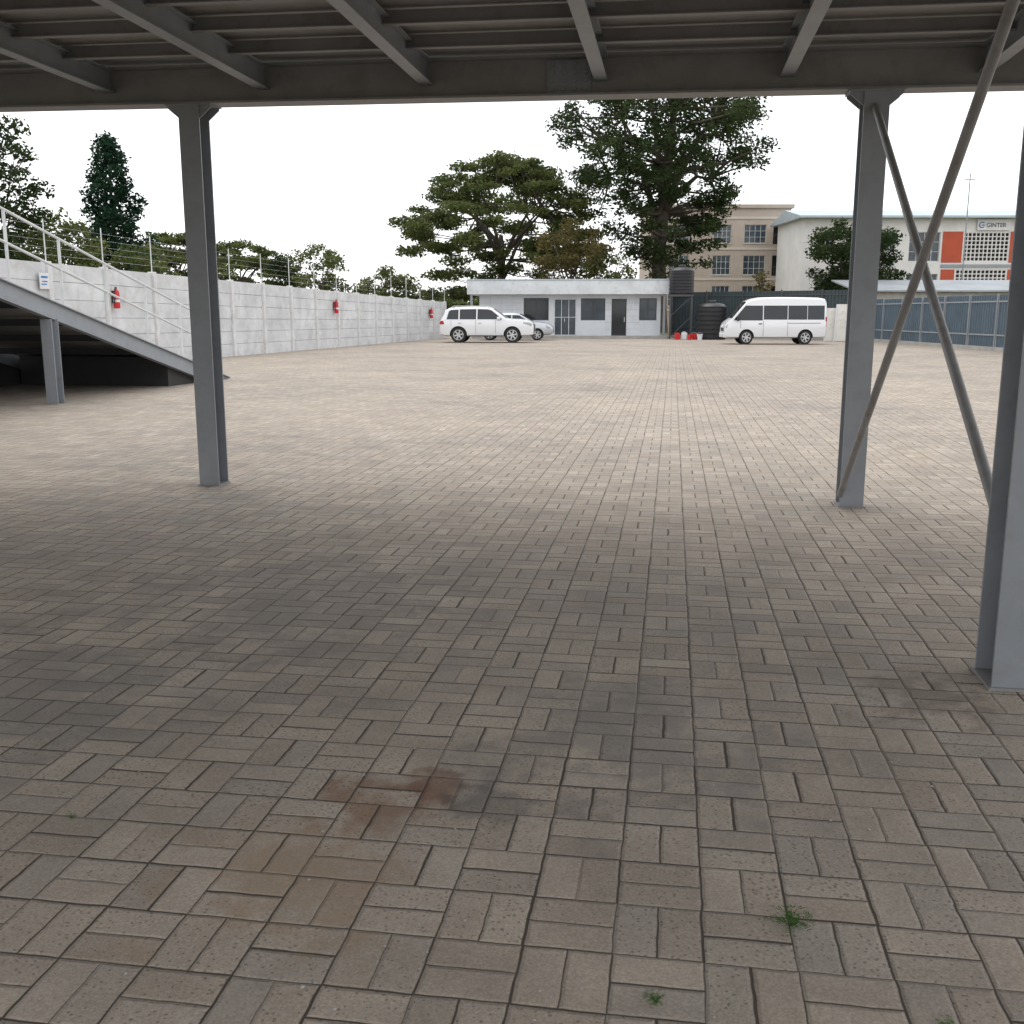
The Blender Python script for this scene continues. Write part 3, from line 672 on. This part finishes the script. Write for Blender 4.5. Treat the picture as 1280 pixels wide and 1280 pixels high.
# ------------------------------------------------------------------ trees
def leaves(centres,dens,size,rng,aspect=.5):
    P=[]
    for (c,r,rz) in centres:
        n=int(dens*r*r)
        d=rng.normal(size=(n,3)); d/=np.linalg.norm(d,axis=1)[:,None]
        q=rng.random(n)**.45
        q*=1+.25*rng.normal(size=n)*.5
        p=d*q[:,None]*np.array([r,r,rz])+np.array(c)
        P.append(p)
    P=np.concatenate(P); n=len(P)
    a=rng.normal(size=(n,3)); a[:,2]*=.6; a/=np.linalg.norm(a,axis=1)[:,None]
    b=rng.normal(size=(n,3)); b-= (b*a).sum(1)[:,None]*a; b/=np.linalg.norm(b,axis=1)[:,None]
    s=size*(.5+rng.random(n))[:,None]
    V=np.stack([P-a*s,P-b*s*aspect,P+a*s,P+b*s*aspect],1).reshape(-1,3)
    return V,n
def leafobj(name,V,n,mat,parent):
    me=bpy.data.meshes.new(name); me.vertices.add(4*n); me.vertices.foreach_set('co',V.astype(np.float32).ravel())
    me.loops.add(4*n); me.loops.foreach_set('vertex_index',np.arange(4*n,dtype=np.int32))
    me.polygons.add(n); me.polygons.foreach_set('loop_start',np.arange(0,4*n,4,dtype=np.int32)); me.polygons.foreach_set('loop_total',np.full(n,4,dtype=np.int32))
    me.update(calc_edges=True); me.validate(); me.materials.append(mat)
    o=bpy.data.objects.new(name,me); COL.objects.link(o)
    if parent:o.parent=parent
    return o
def tree(name,label,loc,kind,R_,ztop,zbot,tr,mat,seed,nc=40,cr=1.2,dens=220,size=.2,fork=.45,lean=(0,0),taper=1.0,extra=()):
    rng=np.random.default_rng(seed); e=top(name,label,'tree',loc)
    C=[]
    if kind=='umbrella':
        tries=0
        while len(C)<nc and tries<5000:
            tries+=1
            rr=R_*math.sqrt(rng.random()); a=rng.random()*6.283
            lay=rng.random()
            z=ztop-(ztop-zbot)*(.55*(rr/R_)**2.2+.42*lay**1.3*(1 if rr>R_*.3 else .6))-.3
            c=(rr*math.cos(a),rr*math.sin(a),z)
            if all((c[0]-d[0][0])**2+(c[1]-d[0][1])**2+4*(c[2]-d[0][2])**2>(cr*.9)**2 for d in C):
                r=cr*(.6+.65*rng.random()); C.append((c,r,r*.36))
    elif kind=='round':
        tries=0; zc=(ztop+zbot)/2; hz=(ztop-zbot)/2
        while len(C)<nc and tries<9000:
            tries+=1
            d=rng.normal(size=3); d/=np.linalg.norm(d); q=rng.random()**.4
            z=zc+d[2]*q*(hz-cr*.4); tp=taper+(1-taper)*min(1,max(0,(z-zbot)/(.55*(ztop-zbot))))
            wv=1+.16*math.sin(3*math.atan2(d[1],d[0])+z*.7)
            c=(d[0]*q*(R_-cr*.5)*tp*wv,d[1]*q*(R_-cr*.5)*tp*wv,z)
            if all(sum((c[i]-f[0][i])**2 for i in range(3))>(cr*1.0)**2 for f in C):
                r=cr*(.45+.75*rng.random()); C.append((c,r,r*.65))
    else:
        n=nc
        for i in range(n):
            f=i/n; z=zbot+(ztop-zbot)*f; env=R_*(1-f)**.5*(.78+.22*math.sin(i*1.7))+.15
            if f<.12: env*=.7
            a=i*2.4+rng.random(); q=.55+.35*rng.random()
            r=cr*(.5+.5*(1-f)); C.append(((env*q*math.cos(a),env*q*math.sin(a),z),r,r*.75))
    C+=list(extra)
    mb=MB(); ft=zbot+(ztop-zbot)*fork if kind!='conifer' else ztop-.3
    lx,ly=lean
    pts=[];rs=[]
    for i in range(9):
        f=i/8; pts.append((lx*f**1.5+.15*tr*math.sin(i*1.3)*(kind!='conifer'),ly*f**1.5+.15*tr*math.cos(i*1.9)-.15*tr,ft*f-.05)); rs.append(tr*((1.35 if i==0 else 1)*(1-.62*f)) if kind!='conifer' else tr*(1-.93*f))
    mb.tube(pts,rs,10); trunk=mb.obj('trunk',BARK,e,smooth=2)
    if kind!='conifer':
        lb=MB()
        K=7 if kind=='umbrella' else 9
        prim=[]
        for i in range(K):
            a=i*6.283/K+rng.random()*.6; f=.42+.55*rng.random() if kind=='round' else .55+.45*rng.random()
            k_=min(8,int(f*8)); p0=Vector(pts[k_]); 
            rr=R_*(.5+.15*rng.random())*(.5+.5*taper); zz=(zbot+(ztop-zbot)*(.35+.45*rng.random())) if kind=='round' else zbot+(ztop-zbot)*(.45+.15*rng.random())
            p3=Vector((rr*math.cos(a),rr*math.sin(a),max(zz,p0.z+1))); p1=p0.lerp(p3,.35)+Vector((0,0,.08*R_)); p2=p0.lerp(p3,.7)+Vector((0,0,.1*R_))
            P4=[p0,p1,p2,p3]; r0=tr*.42; lb.tube(P4,[r0,r0*.72,r0*.5,r0*.3],7); prim.append(P4)
        prim.append([Vector(pts[5]),Vector(pts[6]),Vector(pts[7]),Vector(pts[8])])
        for c,r,rz in C:
            c=Vector(c); best=min(((q-c).length+(2 if q.z>c.z+.5 else 0),i,j) for i,P4 in enumerate(prim) for j,q in enumerate(P4))
            q=prim[best[1]][best[2]]; mid=q.lerp(c,.5)+Vector((rng.normal()*.2,rng.normal()*.2,-.12*(c-q).length*(rng.random()-.2)))
            lb.tube([q,mid,c],[tr*.14,tr*.10,tr*.04],5)
            for _ in range(3):
                d=Vector(rng.normal(size=3)); d.z*=.5; lb.tube([mid.lerp(c,.7),c+d*r*.6],[tr*.045,tr*.015],4)
        lb.obj('limb',BARK,trunk,smooth=2)
    V,n=leaves(C,dens,size,rng)
    leafobj('crown',V,n,mat,e)
    return e
rg=np.random.default_rng(77)
low=[((-5.8+12*rg.random(),-3+5*rg.random(),2.6+4.6*rg.random()),.8+.7*rg.random(),.5) for _ in range(44)]
tree('shade_tree','wide flat-topped acacia tree with layered green crown behind the office',(-14.0,85,0),'umbrella',7.9,14.2,5.0,.45,LF_M,11,nc=130,cr=1.3,dens=230,size=.14,fork=.3,extra=low)
tree('tall_tree','tall dark feathery-leaved tree with sky showing through its branches',(-1.3,82,0),'round',9.0,23.5,3.4,.72,LF_D,23,nc=235,cr=1.25,dens=165,size=.14,fork=.55,lean=(.6,0),taper=.5,
     extra=[((1.5+3.2*rg.random(),-2+3*rg.random(),5+5*rg.random()),.7+.5*rg.random(),.5) for _ in range(16)])
tree('conifer_tree','narrow dark green conifer rising behind the precast wall',(-31.9,56.6,0),'conifer',2.6,11.3,2.2,.25,LF_C,5,nc=110,cr=.85,dens=420,size=.11)
tree('broadleaf_tree','dense dark broadleaf tree behind the precast wall',(-30.6,41.5,0),'round',3.7,10.9,2.0,.3,LF_D,31,nc=80,cr=.95,dens=300,size=.11)
tree('broadleaf_tree','low leafy green tree behind the precast wall',(-30.6,47.5,0),'round',3.6,6.6,1.4,.2,LF_M,32,nc=52,cr=.9,dens=320,size=.11)
tree('broadleaf_tree','low leafy green tree behind the precast wall',(-27.2,50.5,0),'round',2.4,5.4,1.0,.18,LF_M,33,nc=32,cr=.8,dens=320,size=.11)
tree('shade_tree','small flat-topped acacia beyond the precast wall',(-42.8,85.8,0),'umbrella',3.7,9.0,4.4,.2,LF_M,41,nc=42,cr=.95,dens=280,size=.13,fork=.3)
tree('shade_tree','flat-topped acacia beyond the precast wall',(-37.6,87.0,0),'umbrella',4.9,7.8,3.4,.22,LF_M,42,nc=58,cr=1.0,dens=280,size=.13,fork=.3)
tree('broadleaf_tree','small dark rounded tree beyond the precast wall',(-29.6,77.6,0),'round',2.1,6.3,1.4,.16,LF_D,43,nc=32,cr=.8,dens=330,size=.11)
tree('broadleaf_tree','bushy green tree beyond the precast wall',(-25.4,73.1,0),'round',2.3,6.9,1.3,.18,LF_M,44,nc=38,cr=.8,dens=300,size=.11)
tree('broadleaf_tree','low bushy green tree beyond the precast wall',(-22.0,78.6,0),'round',2.9,5.1,1.0,.16,LF_M,45,nc=38,cr=.85,dens=280,size=.12)
tree('broadleaf_tree','brownish-green small tree behind the office roof',(-7.4,75.8,0),'round',3.0,8.4,2.2,.2,LF_B,46,nc=36,cr=.95,dens=220,size=.12)
tree('broadleaf_tree','low leafy green tree behind the office roof',(-4.4,74.5,0),'round',2.2,6.0,1.8,.18,LF_M,48,nc=24,cr=.8,dens=220,size=.11)
tree('broadleaf_tree','dark leafy tree in front of the white building',(14.1,87.5,0),'round',3.9,9.3,1.8,.25,LF_D,47,nc=70,cr=1.05,dens=300,size=.13)
tree('broadleaf_tree','small brownish shrub-like tree beside the apartment block',(6.9,86,0),'round',1.4,4.8,1.2,.12,LF_B,49,nc=14,cr=.6,dens=300,size=.11)
rng=np.random.default_rng(3); C=[]
for i in range(260):
    a=rng.random(); x=-150+300*a; C.append(((x,150+rng.normal()*6,1.4+rng.random()*2.0),1.8+rng.random()*1.2,1.3))
V,n=leaves(C,45,.35,rng); o=leafobj('distant_trees',V,n,LF_M,None); o['kind']='stuff'; o['label']='low belt of distant trees beyond the yard'; o['category']='trees'

def weed(x,y,s,seed):
    rng=np.random.default_rng(seed); mb=MB()
    for i in range(26):
        a=rng.random()*6.283; l=s*(.4+.6*rng.random()); h=l*(.25+.5*rng.random())
        p0=Vector((0,0,0)); p1=Vector((math.cos(a)*l*.5,math.sin(a)*l*.5,h)); p2=Vector((math.cos(a)*l,math.sin(a)*l,h*.8)); w=Vector((-math.sin(a),math.cos(a),0))*s*.012
        mb.add([p0-w,p0+w,p1+w,p1-w,p2],[(0,1,2,3),(3,2,4)])
        for j in range(5):
            q=p1.lerp(p2,j/4) if j>1 else p0.lerp(p1,.5+j*.25)
            for sd in(-1,1):
                d=Vector((-math.sin(a)*sd+math.cos(a)*.6,math.cos(a)*sd+math.sin(a)*.6,.3)).normalized()*s*.16
                ww=Vector((math.cos(a),math.sin(a),0))*s*.03
                mb.add([q,q+d*.5+ww,q+d,q+d*.5-ww],[(0,1,2,3)])
    o=mb.obj('weed_plant',LF_W,fix=False,loc=(x,y,.004)); mark(o,'small feathery green weed growing from a paver joint','weed','weeds in the paver joints')
weed(.33,2.38,.062,1); weed(.006,2.04,.03,2); weed(.62,2.05,.03,3); weed(-1.75,2.62,.018,4)
rng=np.random.default_rng(9); mb=MB()
for i in range(160):
    y=1.9+9*rng.random()**1.5; x=(rng.random()-.55)*y*1.15; s=.003+.006*rng.random(); a=rng.random()*6.28
    c,sn=math.cos(a)*s,math.sin(a)*s; z=.005
    mb.add([(x+c,y+sn,z),(x-sn,y+c,z+s*.3),(x-c*.8,y-sn*.8,z),(x+sn*.6,y-c*.6,z+s*.2),(x,y,z+s*.7)],[(0,1,4),(1,2,4),(2,3,4),(3,0,4)])
o=mb.obj('stone_chips',CONC,fix=False); o['kind']='stuff'; o['label']='scattered pale stone chips lying on the pavers'; o['category']='debris'

# ------------------------------------------------------------------ world, sun, camera
w=bpy.data.worlds.new('World'); scene.world=w; w.use_nodes=True; t=w.node_tree
bg=t.nodes['Background']; sky=t.nodes.new('ShaderNodeTexSky'); sky.sky_type='NISHITA'; sky.sun_disc=False
sky.sun_elevation=R(66); sky.sun_rotation=R(-35)
tc=t.nodes.new('ShaderNodeTexCoord'); nz=t.nodes.new('ShaderNodeTexNoise'); nz.inputs['Scale'].default_value=2.2; nz.inputs['Detail'].default_value=4
t.links.new(tc.outputs['Generated'],nz.inputs['Vector'])
mr=t.nodes.new('ShaderNodeMapRange'); mr.inputs[1].default_value=.35; mr.inputs[2].default_value=.65; mr.inputs[3].default_value=.80; mr.inputs[4].default_value=.95
t.links.new(nz.outputs[0],mr.inputs[0])
mx=t.nodes.new('ShaderNodeMix'); mx.data_type='RGBA'; t.links.new(mr.outputs[0],mx.inputs[0]); t.links.new(sky.outputs[0],mx.inputs[6]); mx.inputs[7].default_value=(11.4,11.4,11.5,1)
t.links.new(mx.outputs[2],bg.inputs[0]); bg.inputs[1].default_value=0.15
sd=bpy.data.lights.new('sun','SUN'); sd.energy=0.8; sd.angle=R(35); sd.color=(1,.96,.9)
so=bpy.data.objects.new('sun',sd); COL.objects.link(so)
az=R(-35); el=R(66); dirv=Vector((math.sin(az)*math.cos(el),math.cos(az)*math.cos(el),math.sin(el)))
so.rotation_euler=dirv.to_track_quat('Z','Y').to_euler(); so.location=dirv*60
cd=bpy.data.cameras.new('camera'); cd.sensor_width=36; cd.lens=36; cd.clip_end=3000; cd.clip_start=.05
co=bpy.data.objects.new('camera',cd); COL.objects.link(co); co.location=(0,0,1.5); co.rotation_euler=(R(90-11.0),0,R(8.8)); scene.camera=co
scene.view_settings.view_transform='Standard'; scene.view_settings.look='None'; scene.view_settings.exposure=0
